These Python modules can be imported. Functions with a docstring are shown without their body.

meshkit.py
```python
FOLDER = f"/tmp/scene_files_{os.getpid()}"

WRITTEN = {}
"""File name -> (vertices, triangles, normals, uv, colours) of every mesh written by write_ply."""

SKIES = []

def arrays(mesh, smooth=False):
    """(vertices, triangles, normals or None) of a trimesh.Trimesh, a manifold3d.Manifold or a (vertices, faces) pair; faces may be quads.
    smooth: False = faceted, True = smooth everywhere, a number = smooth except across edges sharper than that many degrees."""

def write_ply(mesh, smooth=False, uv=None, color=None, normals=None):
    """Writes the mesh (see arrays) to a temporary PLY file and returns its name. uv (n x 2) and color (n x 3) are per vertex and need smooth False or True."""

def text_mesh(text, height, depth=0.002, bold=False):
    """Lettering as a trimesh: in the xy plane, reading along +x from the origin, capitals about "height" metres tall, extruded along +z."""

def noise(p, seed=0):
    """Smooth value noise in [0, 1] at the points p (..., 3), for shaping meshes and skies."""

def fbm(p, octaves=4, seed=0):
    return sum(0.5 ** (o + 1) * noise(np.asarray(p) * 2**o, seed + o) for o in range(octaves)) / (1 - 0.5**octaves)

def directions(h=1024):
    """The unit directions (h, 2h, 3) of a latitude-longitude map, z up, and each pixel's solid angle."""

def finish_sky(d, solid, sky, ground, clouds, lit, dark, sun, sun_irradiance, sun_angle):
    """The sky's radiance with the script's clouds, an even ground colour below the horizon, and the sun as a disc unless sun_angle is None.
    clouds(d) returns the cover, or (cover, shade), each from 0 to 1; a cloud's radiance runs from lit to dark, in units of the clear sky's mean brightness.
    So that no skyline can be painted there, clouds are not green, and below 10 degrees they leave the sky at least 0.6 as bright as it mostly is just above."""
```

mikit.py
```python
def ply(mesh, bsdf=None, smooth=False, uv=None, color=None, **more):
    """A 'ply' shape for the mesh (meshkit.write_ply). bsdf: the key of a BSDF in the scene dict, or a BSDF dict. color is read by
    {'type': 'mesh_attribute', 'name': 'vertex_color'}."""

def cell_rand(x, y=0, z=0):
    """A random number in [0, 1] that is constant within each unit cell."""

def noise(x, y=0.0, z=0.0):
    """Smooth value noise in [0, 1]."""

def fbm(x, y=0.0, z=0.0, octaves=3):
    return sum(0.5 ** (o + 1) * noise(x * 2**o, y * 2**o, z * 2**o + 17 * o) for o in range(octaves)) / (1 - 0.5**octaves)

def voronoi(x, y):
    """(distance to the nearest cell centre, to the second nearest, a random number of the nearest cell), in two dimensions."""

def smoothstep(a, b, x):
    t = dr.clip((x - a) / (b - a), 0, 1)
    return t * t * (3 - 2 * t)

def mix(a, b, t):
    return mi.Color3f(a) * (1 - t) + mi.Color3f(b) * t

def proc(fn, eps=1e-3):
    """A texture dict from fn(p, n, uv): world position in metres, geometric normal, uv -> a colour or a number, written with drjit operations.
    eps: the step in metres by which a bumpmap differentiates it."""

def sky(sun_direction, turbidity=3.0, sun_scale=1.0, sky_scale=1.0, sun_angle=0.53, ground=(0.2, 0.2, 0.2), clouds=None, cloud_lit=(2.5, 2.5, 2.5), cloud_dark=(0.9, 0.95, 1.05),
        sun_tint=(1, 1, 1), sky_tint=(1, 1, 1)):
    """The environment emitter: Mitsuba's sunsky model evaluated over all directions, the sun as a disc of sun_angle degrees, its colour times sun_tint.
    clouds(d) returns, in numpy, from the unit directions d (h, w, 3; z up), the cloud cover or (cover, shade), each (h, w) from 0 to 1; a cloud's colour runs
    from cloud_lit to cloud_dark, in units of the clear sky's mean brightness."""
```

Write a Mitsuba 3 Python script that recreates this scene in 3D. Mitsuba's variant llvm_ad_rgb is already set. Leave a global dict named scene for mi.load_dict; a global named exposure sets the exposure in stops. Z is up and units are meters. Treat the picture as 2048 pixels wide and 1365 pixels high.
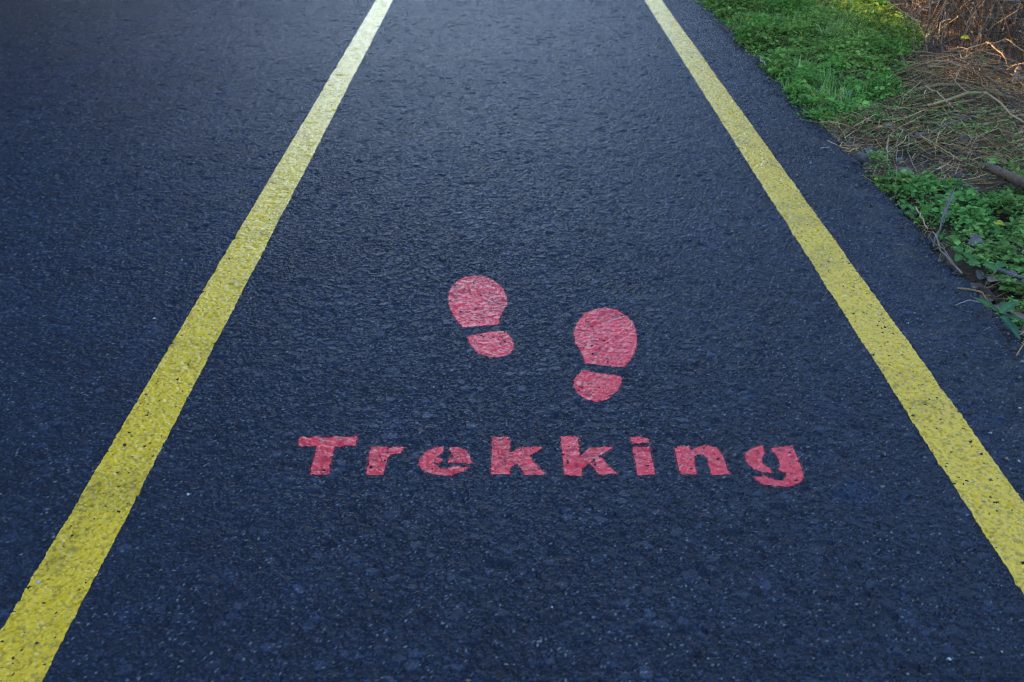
import math
import numpy as np, trimesh, shapely
import mitsuba as mi, drjit as dr
import mikit, meshkit
from mikit import proc, noise as pnoise, fbm as pfbm, voronoi as pvoro, smoothstep as pstep, mix as pmix

T = mi.ScalarTransform4f
scene, labels = {}, {}

# ---------------------------------------------------------------- camera, sky, exposure
PITCH, YAW = math.radians(28.84), math.radians(0.474)
EYE = np.array([0.0, 0.0, 1.5])
LOOK = np.array([math.sin(YAW) * math.cos(PITCH), math.cos(YAW) * math.cos(PITCH), -math.sin(PITCH)])
scene['camera'] = {
    'type': 'thinlens', 'fov': 53.99, 'fov_axis': 'x', 'near_clip': 0.05, 'far_clip': 3000.0,
    'aperture_radius': 0.0035, 'focus_distance': 3.0,
    'to_world': T().look_at(origin=EYE.tolist(), target=(EYE + LOOK).tolist(), up=[0, 0, 1]),
}
SUN = (-0.62, 0.78, 0.24)
scene['sky'] = mikit.sky(SUN, turbidity=3, sun_scale=0.85, sky_scale=1.0, sky_tint=(0.89, 0.97, 1.21))
exposure = 5.0

# ---------------------------------------------------------------- helpers
def R(seed):
    return np.random.default_rng(seed)

def numbered(name, parent=None):
    key = name if parent is None else parent + '__' + name
    if key not in USED:
        USED.add(key)
        return key
    n = 1
    while f'{key}_{n:03d}' in USED:
        n += 1
    key = f'{key}_{n:03d}'
    USED.add(key)
    return key
USED = set()

def tag(key, label=None, cat=None, group=None, kind=None):
    e = labels.setdefault(key, {})
    for k, v in (('label', label), ('category', cat), ('group', group), ('kind', kind)):
        if v:
            e[k] = v
    return key

def obj(name, mesh, bsdf, parent=None, smooth=False, color=None, uv=None):
    key = numbered(name, parent)
    scene[key] = mikit.ply(mesh, bsdf, smooth=smooth, color=color, uv=uv)
    return key

def thing(name, label, cat, group=None):
    key = numbered(name)
    return tag(key, label, cat, group)

def sstep(a, b, x):
    t = np.clip((x - a) / (b - a), 0, 1)
    return t * t * (3 - 2 * t)

def nz(x, y, f=1.0, seed=0, octaves=3):
    x, y = np.broadcast_arrays(np.asarray(x, float), np.asarray(y, float))
    return meshkit.fbm(np.stack([x * f, y * f, x * 0 + 0.37], -1), octaves, seed)

def hash01(i, j, k):
    h = (i.astype(np.int64) * 374761393 + j.astype(np.int64) * 668265263 + k * 2147483647) & 0xFFFFFFFF
    h = ((h ^ (h >> 13)) * 1274126177) & 0xFFFFFFFF
    return ((h ^ (h >> 16)) & 0xFFFFFF) / 16777215.0

def cells(x, y, size, k, facets=False):
    """Worley cells: (distance to the nearest centre in cell sizes, to the second, random number of the cell)."""
    x, y = x / size, y / size
    cx, cy = np.floor(x), np.floor(y)
    first, second, which = np.full(x.shape, 9.0), np.full(x.shape, 9.0), np.zeros(x.shape)
    ox, oy, r2 = np.zeros(x.shape), np.zeros(x.shape), np.zeros(x.shape)
    for a in (-1, 0, 1):
        for b in (-1, 0, 1):
            i, j = cx + a, cy + b
            u, v = i + hash01(i, j, k) - x, j + hash01(i, j, k + 1) - y
            d = np.hypot(u, v)
            r = hash01(i, j, k + 2)
            if facets:
                ox, oy, r2 = np.where(d < first, u, ox), np.where(d < first, v, oy), np.where(d < first, hash01(i, j, k + 3), r2)
            second = np.where(d < first, first, np.minimum(second, d))
            which = np.where(d < first, r, which)
            first = np.minimum(first, d)
    if facets:            # a flat, tilted top for each stone, in cell sizes
        a, s = r2 * 2 * np.pi, 0.10 + 0.55 * (which * 7.31 % 1)
        return first, second, which, (np.cos(a) * ox + np.sin(a) * oy) * s
    return first, second, which

def grid(xs, ys):
    X, Y = np.meshgrid(xs, ys)
    n, m = X.shape
    i = np.arange(n * m).reshape(n, m)
    F = np.stack([i[:-1, :-1].ravel(), i[:-1, 1:].ravel(), i[1:, 1:].ravel(), i[:-1, :-1].ravel(), i[1:, 1:].ravel(), i[1:, :-1].ravel()], 1).reshape(-1, 3)
    return X, Y, F

def join(parts):
    """Joins (vertices, faces, colours) triples."""
    V, F, C, n = [], [], [], 0
    for v, f, c in parts:
        V.append(v); F.append(f + n); C.append(c); n += len(v)
    return np.vstack(V), np.vstack(F), np.vstack(C)

def unit(v):
    return v / np.maximum(np.linalg.norm(v, axis=-1, keepdims=True), 1e-9)

LEAF6 = (np.array([[0, 0, 0], [.28, .42, .16], [.72, .40, .12], [1, 0, -.10], [.72, -.40, .12], [.28, -.42, .16], [.5, 0, 0]]),
         np.array([[0, 1, 6], [1, 2, 6], [2, 3, 6], [3, 4, 6], [4, 5, 6], [5, 0, 6]]))
LEAF2 = (np.array([[0, 0, 0], [.5, .45, .1], [1, 0, -.05], [.5, -.45, .1]]), np.array([[0, 1, 2], [0, 2, 3]]))
LEAF4 = (np.array([[0, 0, 0], [.45, .38, .14], [1, 0, -.1], [.45, -.38, .14], [.5, 0, 0]]), np.array([[0, 1, 4], [1, 2, 4], [2, 3, 4], [3, 0, 4]]))

def leaf_batch(P, D, N, L, W, C, shape=LEAF4, curl=1.0):
    """Leaves with their bases at P, pointing along D, facing N; L long, W wide; one colour C each."""
    D = unit(D); S = unit(np.cross(N, D)); N = np.cross(D, S)
    t, f = shape
    V = (P[:, None] + (t[None, :, 0:1] * L[:, None, None]) * D[:, None] + (t[None, :, 1:2] * W[:, None, None]) * S[:, None]
         + (t[None, :, 2:3] * (W * curl)[:, None, None]) * N[:, None])
    F = f[None] + (np.arange(len(P)) * len(t))[:, None, None]
    return V.reshape(-1, 3), F.reshape(-1, 3), np.repeat(C, len(t), 0)

def blade_batch(P, D, L, W, bend, C):
    """Grass blades: a tapering strip that starts upright and bends over towards D."""
    D = unit(D * [1, 1, 0]); S = np.stack([-D[:, 1], D[:, 0], D[:, 0] * 0], 1)
    V = []
    for s, w in ((0, 1), (.4, .85), (.75, .55), (1, 0)):
        c = P + D * (L * bend * s * s)[:, None] + np.array([0, 0, 1.0]) * (L * (s - .45 * bend * s * s))[:, None]
        V += [c - S * (W * w / 2)[:, None], c + S * (W * w / 2)[:, None]] if w else [c]
    V = np.stack(V, 1)
    f = np.array([[0, 1, 3], [0, 3, 2], [2, 3, 5], [2, 5, 4], [4, 5, 6]])
    F = f[None] + (np.arange(len(P)) * 7)[:, None, None]
    return V.reshape(-1, 3), F.reshape(-1, 3), np.repeat(C, 7, 0)

def tube_batch(Q, rad, C, sides=4, cap=False):
    """Tubes along the polylines Q (n, k, 3) with radii (n, k) and a colour each."""
    n, k = Q.shape[:2]
    d = np.gradient(Q, axis=1); d = unit(d)
    up = np.where(np.abs(d[:, :1, 2:3]) > .9, [[[1.0, 0, 0]]], [[[0, 0, 1.0]]]) * np.ones((n, k, 1))
    a = unit(np.cross(d, up)); b = np.cross(d, a)
    t = np.arange(sides) / sides * 2 * np.pi
    ring = a[:, :, None] * np.cos(t)[None, None, :, None] + b[:, :, None] * np.sin(t)[None, None, :, None]
    V = Q[:, :, None] + ring * rad[:, :, None, None]
    i = np.arange(n * k * sides).reshape(n, k, sides)
    j = np.roll(i, -1, 2)
    F = np.stack([i[:, :-1], j[:, :-1], j[:, 1:], i[:, :-1], j[:, 1:], i[:, 1:]], -1).reshape(-1, 3)
    V = V.reshape(-1, 3)
    if cap:
        ends = np.concatenate([Q[:, 0], Q[:, -1]]); m = len(V)
        V = np.vstack([V, ends])
        e0 = m + np.arange(n)[:, None] + np.zeros(sides, int); e1 = e0 + n
        F = np.vstack([F, np.stack([e0, j[:, 0], i[:, 0]], -1).reshape(-1, 3), np.stack([e1, i[:, -1], j[:, -1]], -1).reshape(-1, 3)])
        C = np.vstack([np.repeat(C, k * sides, 0), C, C])
    else:
        C = np.repeat(C, k * sides, 0)
    return V, F, C

def wob(points, k, amp, rng):
    """k points along the polyline, with a wobble."""
    p = np.asarray(points, float)
    s = np.r_[0, np.cumsum(np.linalg.norm(np.diff(p, axis=0), axis=1))]
    t = np.linspace(0, s[-1], k)
    q = np.stack([np.interp(t, s, p[:, i]) for i in range(3)], 1)
    w = rng.normal(0, amp, (k, 3)); w[0] = w[-1] = 0
    return q + w

# ---------------------------------------------------------------- materials
def attr():
    return {'type': 'mesh_attribute', 'name': 'vertex_color'}

def asphalt_fine(p, n, uv):
    d, e, r = pvoro(p.x * 150, p.y * 150)
    return dr.maximum(0, 0.55 - d) * (0.4 + 0.6 * r) + 0.5 * pnoise(p.x * 420, p.y * 420)
scene['mat_asphalt'] = {'type': 'bumpmap', 'arbitrary': {**proc(asphalt_fine, eps=6e-4)}, 'scale': 0.0012,
    'bsdf': {'type': 'principled', 'base_color': attr(), 'roughness': 0.54, 'specular': 0.17}}
def paint_fine(p, n, uv):
    return pfbm(p.x * 170, p.y * 170, 0.3, 3)
def yellow_tone(p, n, uv):
    w = pstep(0.46, 0.74, pfbm(p.x * 150, p.y * 150, 4.1, 3)) * 0.75 + 0.35 * pstep(0.5, 0.8, pfbm(p.x * 7, p.y * 7, 1.0, 3))
    return pmix(mi.Color3f(0.62, 0.335, 0.002), mi.Color3f(0.27, 0.150, 0.002), w)
scene['mat_yellow'] = {'type': 'bumpmap', 'arbitrary': proc(paint_fine, eps=1e-3), 'scale': 0.0025,
    'bsdf': {'type': 'principled', 'base_color': proc(yellow_tone), 'roughness': 0.29, 'specular': 0.38}}
def red_tone(p, n, uv):
    w = pstep(0.45, 0.75, pfbm(p.x * 100, p.y * 100, 2.7, 3)) * 0.85 + 0.3 * pstep(0.5, 0.8, pfbm(p.x * 9, p.y * 9, 7.0, 3))
    return pmix(mi.Color3f(0.62, 0.022, 0.028), mi.Color3f(0.24, 0.010, 0.012), w)
scene['mat_red'] = {'type': 'bumpmap', 'arbitrary': proc(paint_fine, eps=1e-3), 'scale': 0.0025,
    'bsdf': {'type': 'principled', 'base_color': proc(red_tone), 'roughness': 0.36, 'specular': 0.40}}
def soil_tone(p, n, uv):
    a = pfbm(p.x * 9, p.y * 9, p.z * 9, 3)
    b = pfbm(p.x * 70, p.y * 70, p.z * 70, 2)
    return pmix(mi.Color3f(0.040, 0.026, 0.017), mi.Color3f(0.100, 0.068, 0.043), dr.clip(a * 0.6 + b * 0.5, 0, 1))
def soil_bump(p, n, uv):
    return pfbm(p.x * 90, p.y * 90, 0.2, 3)
scene['mat_soil'] = {'type': 'bumpmap', 'arbitrary': proc(soil_bump, eps=1.5e-3), 'scale': 0.012,
    'bsdf': {'type': 'principled', 'base_color': proc(soil_tone), 'roughness': 0.9, 'specular': 0.2}}
def hill_tone(p, n, uv):
    return pmix(mi.Color3f(0.020, 0.028, 0.012), mi.Color3f(0.055, 0.060, 0.028), pfbm(p.x * 1.3, p.y * 1.3, p.z * 1.3, 3))
scene['mat_hill'] = {'type': 'principled', 'base_color': proc(hill_tone), 'roughness': 0.95, 'specular': 0.1}
scene['mat_leaf'] = {'type': 'principledthin', 'base_color': attr(), 'roughness': 0.38, 'diff_trans': 0.55, 'spec_trans': 0.0}
scene['mat_dry'] = {'type': 'twosided', 'bsdf': {'type': 'principled', 'base_color': attr(), 'roughness': 0.7, 'specular': 0.3}}
def bark_bump(p, n, uv):
    return pfbm(p.x * 160, p.y * 160, p.z * 160, 2)
scene['mat_bark'] = {'type': 'bumpmap', 'arbitrary': proc(bark_bump, eps=1e-3), 'scale': 0.004,
    'bsdf': {'type': 'principled', 'base_color': attr(), 'roughness': 0.75, 'specular': 0.3}}
def stone_bump(p, n, uv):
    return pfbm(p.x * 130, p.y * 130, p.z * 130, 3)
scene['mat_stone'] = {'type': 'bumpmap', 'arbitrary': proc(stone_bump, eps=1e-3), 'scale': 0.004,
    'bsdf': {'type': 'principled', 'base_color': attr(), 'roughness': 0.7, 'specular': 0.4}}

# ---------------------------------------------------------------- road
def x_edge(y):
    """The ragged right edge of the asphalt."""
    y = np.asarray(y, float)
    return 1.605 + 0.06 * (nz(y, 3.1, 1.1, 5) - 0.5) + 0.085 * (nz(y, 8.7, 7.0, 6) - 0.5) + 0.02 * (nz(y, 1.7, 40.0, 7) - 0.5)

def asphalt(x, y):
    """Height of the road surface and its tone (0..1), in numpy: binder with bedded stones of three sizes."""
    ux, uy = x + 0.003 * nz(x, y, 80, 90, 2), y + 0.003 * nz(x, y, 80, 91, 2)
    d1, e1, r1, t1 = cells(ux, uy, 0.027, 11, True)
    d2, e2, r2, t2 = cells(ux, uy, 0.0098, 21, True)
    d3, e3, r3, t3 = cells(x, y, 0.0060, 31, True)
    on1, on2 = r1 > 0.84, r2 > 0.40
    gap1, gap2, gap3 = sstep(0.05, 0.26, e1 - d1), sstep(0.05, 0.30, e2 - d2), sstep(0.0, 0.3, e3 - d3)
    lod = 1 - sstep(1.6, 8.0, y)          # the mesh is finer near the lettering; stones it cannot hold fade out
    big = on1 * gap1 * (0.0032 + t1 * 0.0055) * (.6 + .4 * lod)
    mid = on2 * gap2 * (0.0016 + 0.0018 * r2 + t2 * 0.0040) * (.42 + .58 * lod)
    fin = gap3 * (0.0014 * r3 + t3 * 0.0022) * (.35 + .65 * lod)
    patch = nz(x, y, 9, 40, 3)
    dips = np.clip(0.42 - nz(x, y, 30, 41, 3), 0, 1) * 0.030
    h = np.maximum(np.maximum(big, mid), fin) - dips + 0.006 * (nz(x, y, 1.2, 42, 2) - 0.5)
    grain = hash01(np.floor(x / 0.0036), np.floor(y / 0.0036), 77)
    stone = np.where(on1 & (gap1 > .5), r1 * 5.3 % 1, np.where(on2 & (gap2 > .4), r2 * 9.1 % 1, r3))
    tone = 0.12 + 0.62 * stone ** 1.6 + 0.5 * (patch - 0.5)
    tone = np.clip(tone, 0.04, 1.3) * (0.30 + 1.5 * grain ** 1.7) * (0.35 + 0.65 * np.maximum(gap2, gap1 * on1))
    chip = ((r3 > 0.955) & (d3 < 0.34)) | ((r2 > 0.994) & (d2 < 0.3))
    return h, np.clip(tone, 0, 1.6), chip, hash01(np.floor(r3 * 1e6), np.floor(r2 * 1e6), 3)

BANDS = []
def road_colour(x, y, tone, chip, r):
    c = np.array([0.0028, 0.0038, 0.0068]) + tone[..., None] * np.array([0.0215, 0.0290, 0.0510])
    light = np.array([0.12, 0.12, 0.115]) * (0.4 + 0.9 * r[..., None])
    c = np.where((chip & (r > 0.35))[..., None], light, c)
    soot = sstep(0.55, 0.75, nz(x, y, 1.5, 44, 3))[..., None]
    dust = (sstep(-0.45, -0.05, x - x_edge(y)) * sstep(0.42, 0.7, nz(x, y, 14, 45, 3)))[..., None]
    c = c * (1 - 0.25 * soot)
    oil = np.exp(-(((x - .85) / .05) ** 2 + ((y - 1.95) / .055) ** 2) ** 2)[..., None] * sstep(.35, .6, nz(x, y, 45, 48, 3))[..., None]
    c = c * (1 - .55 * oil) + .55 * oil * np.array([.006, .018, .042])        # the blue smear near the right line
    return c * (1 - 0.35 * dust) + 0.35 * dust * np.array([0.060, 0.048, 0.038])

parts = []
for x0, x1, y0, y1, s in ((-1.30, 1.34, 1.25, 1.90, 0.0034), (-1.62, 1.64, 1.90, 2.60, 0.0040), (-2.02, 1.68, 2.60, 3.50, 0.0048), (-2.50, 1.68, 3.50, 4.60, 0.0058), (-3.30, 1.68, 4.60, 6.40, 0.0072), (-4.50, 1.68, 6.40, 9.20, 0.0092)):
    xs, ys = np.arange(x0, x1, s), np.linspace(y0, y1, int(round((y1 - y0) / s)) + 1)
    sy = ys[1] - ys[0]
    X, Y, F = grid(xs, ys)
    Z, tone, chip, r = asphalt(X, Y)
    over = X - x_edge(Y)
    Z = Z - 0.055 * sstep(0.0, 0.045, over) - 0.012 * sstep(-0.10, 0.0, over) * nz(X, Y, 22, 46, 3)
    BANDS.append((x0, y0, s, sy, Z, xs[-1], ys[-1]))
    parts.append((np.stack([X, Y, Z], -1).reshape(-1, 3), F, road_colour(X, Y, tone, chip, r).reshape(-1, 3)))
for x0, x1, y0, y1, s, z in ((-4.60, -1.295, 1.25, 1.905, .03, -.003), (1.335, 1.60, 1.25, 1.905, .02, -.003), (-4.60, -1.615, 1.895, 2.605, .03, -.003), (-4.60, -2.015, 2.595, 3.505, .04, -.003), (-4.60, -2.495, 3.495, 4.605, .04, -.003),
                              (-4.60, -3.295, 4.595, 6.405, .05, -.003), (-4.6, -4.495, 6.395, 9.205, .05, -.003), (-4.60, 1.58, -4, 1.255, .05, -.003), (-4.6, 1.58, 9.195, 60, .2, -.003), (-4.6, 1.58, -40, -3.99, .4, -.003)):
    X, Y, F = grid(np.linspace(x0, x1, max(2, int((x1 - x0) / s))), np.linspace(y0, y1, max(2, int((y1 - y0) / s))))
    Z = z + 0.004 * nz(X, Y, 1.2, 42, 2)
    c = np.array([0.010, 0.012, 0.020]) * (0.7 + 0.6 * nz(X, Y, 30, 47, 3)[..., None])
    parts.append((np.stack([X, Y, Z], -1).reshape(-1, 3), F, c.reshape(-1, 3)))
V, F, C = join(parts)
obj('road', (V, F), 'mat_asphalt', color=C)
tag('road', 'dark blue-grey asphalt road surface', kind='structure')

def road_z(x, y):
    """Height of the road's own triangles under (x, y)."""
    out = np.zeros(np.shape(x))
    for x0, y0, s, sy, Z, xm, ym in BANDS:
        u, v = (x - x0) / s, (y - y0) / sy
        i, j = np.clip(np.floor(v).astype(int), 0, Z.shape[0] - 2), np.clip(np.floor(u).astype(int), 0, Z.shape[1] - 2)
        a, b = u - j, v - i
        z00, z10, z01, z11 = Z[i, j], Z[i, j + 1], Z[i + 1, j], Z[i + 1, j + 1]
        low = z00 + a * (z10 - z00) + b * (z11 - z10)
        up = z00 + b * (z01 - z00) + a * (z11 - z01)
        inside = (y >= y0) & (y <= ym) & (x >= x0) & (x <= xm)
        out = np.where(inside, np.where(a > b, low, up), out)
    return out

# ---------------------------------------------------------------- painted markings
def paint_holes(c, keep_rate, seed):
    """True where the paint skipped a pore of the asphalt."""
    x, y = c[:, 0], c[:, 1]
    d, e, r = cells(x + 0.006 * nz(x, y, 110, seed), y + 0.006 * nz(x, y, 110, seed + 1), 0.030, 60 + seed)
    pores = (d < 0.03 + 0.11 * np.clip((r - 0.62) / .38, 0, 1)) & (r > 0.92)
    d2, e2, r2 = cells(x + 0.004 * nz(x, y, 200, seed + 8), y, 0.012, 70 + seed)
    small = (d2 < 0.22) & (r2 > keep_rate)
    bare = nz(x, y, 75, seed + 3, 3) > (0.785 if keep_rate < .97 else 0.695)
    return (pores | small | bare) if keep_rate < .97 else (small & (r > .5)) | bare

def line_mesh(xl, xr, seed):
    """A line of road paint between the edges xl(y) and xr(y), following the asphalt."""
    ps = []
    for y0, y1, s in ((1.26, 2.6, 0.0040), (2.6, 4.6, 0.0055), (4.6, 9.15, 0.009)):
        ys = np.linspace(y0, y1, int(round((y1 - y0) / s)) + 1)
        n = int(0.137 / (s * 0.95)) + 1
        t = np.linspace(0, 1, n)
        a = xl(ys) + 0.005 * (nz(ys, 2.2, 55, seed, 3) - .5) + 0.008 * (nz(ys, 2.2, 9, seed, 2) - .5)
        b = xr(ys) + 0.005 * (nz(ys, 5.2, 55, seed + 1, 3) - .5) + 0.008 * (nz(ys, 5.2, 9, seed + 1, 2) - .5)
        X = a[:, None] + (b - a)[:, None] * t
        Y = ys[:, None] + 0 * t
        _, _, F = grid(t, ys)
        Vv = np.stack([X, Y, road_z(X, Y) + 0.0013], -1).reshape(-1, 3)
        F = F[~paint_holes(Vv[F].mean(1), 0.955, seed)]
        ps.append((Vv, F, np.zeros_like(Vv)))
    for y0, y1 in ((9.14, 60.0), (-40.0, 1.265)):
        ys = np.linspace(y0, y1, 60)
        X = np.stack([xl(ys * 0 + np.clip(ys, 1.3, 9)), xr(ys * 0 + np.clip(ys, 1.3, 9))], 1); Y = np.stack([ys, ys], 1)
        _, _, F = grid(np.arange(2), ys)
        ps.append((np.stack([X, Y, X * 0 + 0.004], -1).reshape(-1, 3), F, np.zeros((120, 3))))
    v, f, _ = join(ps)
    return v, f
k = obj('yellow_line', line_mesh(lambda y: -1.025 + 0.0 * y, lambda y: -0.889 + 0.0 * y, 201), 'mat_yellow', smooth=False)
tag(k, 'yellow painted line to the left of the red lettering, paling towards the far end', 'road line')
k = obj('yellow_line', line_mesh(lambda y: 1.096 + 0.0055 * (y - 1.6), lambda y: 1.240 + 0.0052 * (y - 1.9), 231), 'mat_yellow', smooth=False)
tag(k, 'yellow painted line to the right of the red lettering, nearest the grass verge', 'road line')

def stencil_mesh(polys, seed, s=0.0027):
    """Red stencil paint inside the outlines (metres on the road)."""
    ps = []
    for pts in polys:
        g = shapely.Polygon(pts).buffer(0)
        x0, y0, x1, y1 = g.bounds
        X, Y, F = grid(np.arange(x0 - s, x1 + 2 * s, s), np.arange(y0 - s, y1 + 2 * s, s))
        P = np.stack([X.ravel(), Y.ravel()], 1)
        c = P[F].mean(1)
        F = F[shapely.contains_xy(g, c[:, 0], c[:, 1])]
        used = np.unique(F)
        out = used[~shapely.contains_xy(g, P[used, 0], P[used, 1])]
        rim = shapely.LinearRing(g.exterior.coords)
        snap = shapely.get_coordinates(shapely.line_interpolate_point(rim, shapely.line_locate_point(rim, shapely.points(P[out]))))
        P[out] = snap + 0.004 * (np.stack([nz(snap[:, 0], snap[:, 1], 70, seed), nz(snap[:, 0], snap[:, 1], 70, seed + 1)], 1) - .5)
        Vv = np.column_stack([P, road_z(P[:, 0], P[:, 1]) + 0.0012])
        F = F[~paint_holes(Vv[F].mean(1), 0.975, seed)]
        idx, F = np.unique(F, return_inverse=True)
        ps.append((Vv[idx], F.reshape(-1, 3), np.zeros((len(idx), 3))))
        X, Y, F = grid(np.arange(x0 - .014, x1 + .014, .0019), np.arange(y0 - .014, y1 + .014, .0019))      # overspray
        P = np.column_stack([X.ravel(), Y.ravel()])
        c = P[F].mean(1)
        q = shapely.points(c)
        d = np.where(shapely.contains(g, q), 9, shapely.distance(q, rim))
        F = F[R(seed + len(ps)).random(len(F)) < .22 * np.clip(1 - (d - .001) / .007, 0, 1) ** 2 * (d < 1)]
        Vv = np.column_stack([P, road_z(P[:, 0], P[:, 1]) + 0.0011])
        idx, F = np.unique(F, return_inverse=True)
        ps.append((Vv[idx], F.reshape(-1, 3), np.zeros((len(idx), 3))))
    v, f, _ = join(ps)
    return v, f

def rounded(pts):
    """The outline of a foot print with its curves rounded off and its straight arch edge kept."""
    return list(shapely.Polygon(pts).buffer(-0.006, quad_segs=6).buffer(0.010, quad_segs=6).buffer(-0.004, quad_segs=6).exterior.coords)

FEET = {
    'L': [(-0.108, 3.197),(-0.074, 3.192),(-0.038, 3.158),(-0.006, 3.099),(0.008, 3.028),(0.009, 2.973),(-0.004, 2.928),(-0.015, 2.884),(-0.019, 2.835),(-0.071, 2.822),(-0.129, 2.809),(-0.15, 2.85),(-0.169, 2.905),(-0.184, 2.971),(-0.19, 3.03),(-0.185, 3.095),(-0.164, 3.154),(-0.137, 3.186)],
    'LH': [(-0.117, 2.754),(-0.056, 2.78),(-0.001, 2.791),(0.017, 2.753),(0.028, 2.709),(0.027, 2.673),(0.012, 2.639),(-0.017, 2.619),(-0.047, 2.622),(-0.077, 2.641),(-0.097, 2.677),(-0.11, 2.718)],
    'R': [(0.338, 2.946),(0.37, 2.931),(0.398, 2.885),(0.413, 2.822),(0.412, 2.746),(0.402, 2.674),(0.38, 2.611),(0.351, 2.558),(0.296, 2.568),(0.239, 2.582),(0.235, 2.626),(0.23, 2.665),(0.218, 2.708),(0.217, 2.77),(0.229, 2.835),(0.26, 2.902),(0.296, 2.935)],
    'RH': [(0.225, 2.539),(0.282, 2.523),(0.341, 2.509),(0.335, 2.467),(0.317, 2.421),(0.288, 2.383),(0.259, 2.368),(0.229, 2.378),(0.205, 2.412),(0.196, 2.456),(0.203, 2.497)],
}
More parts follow.
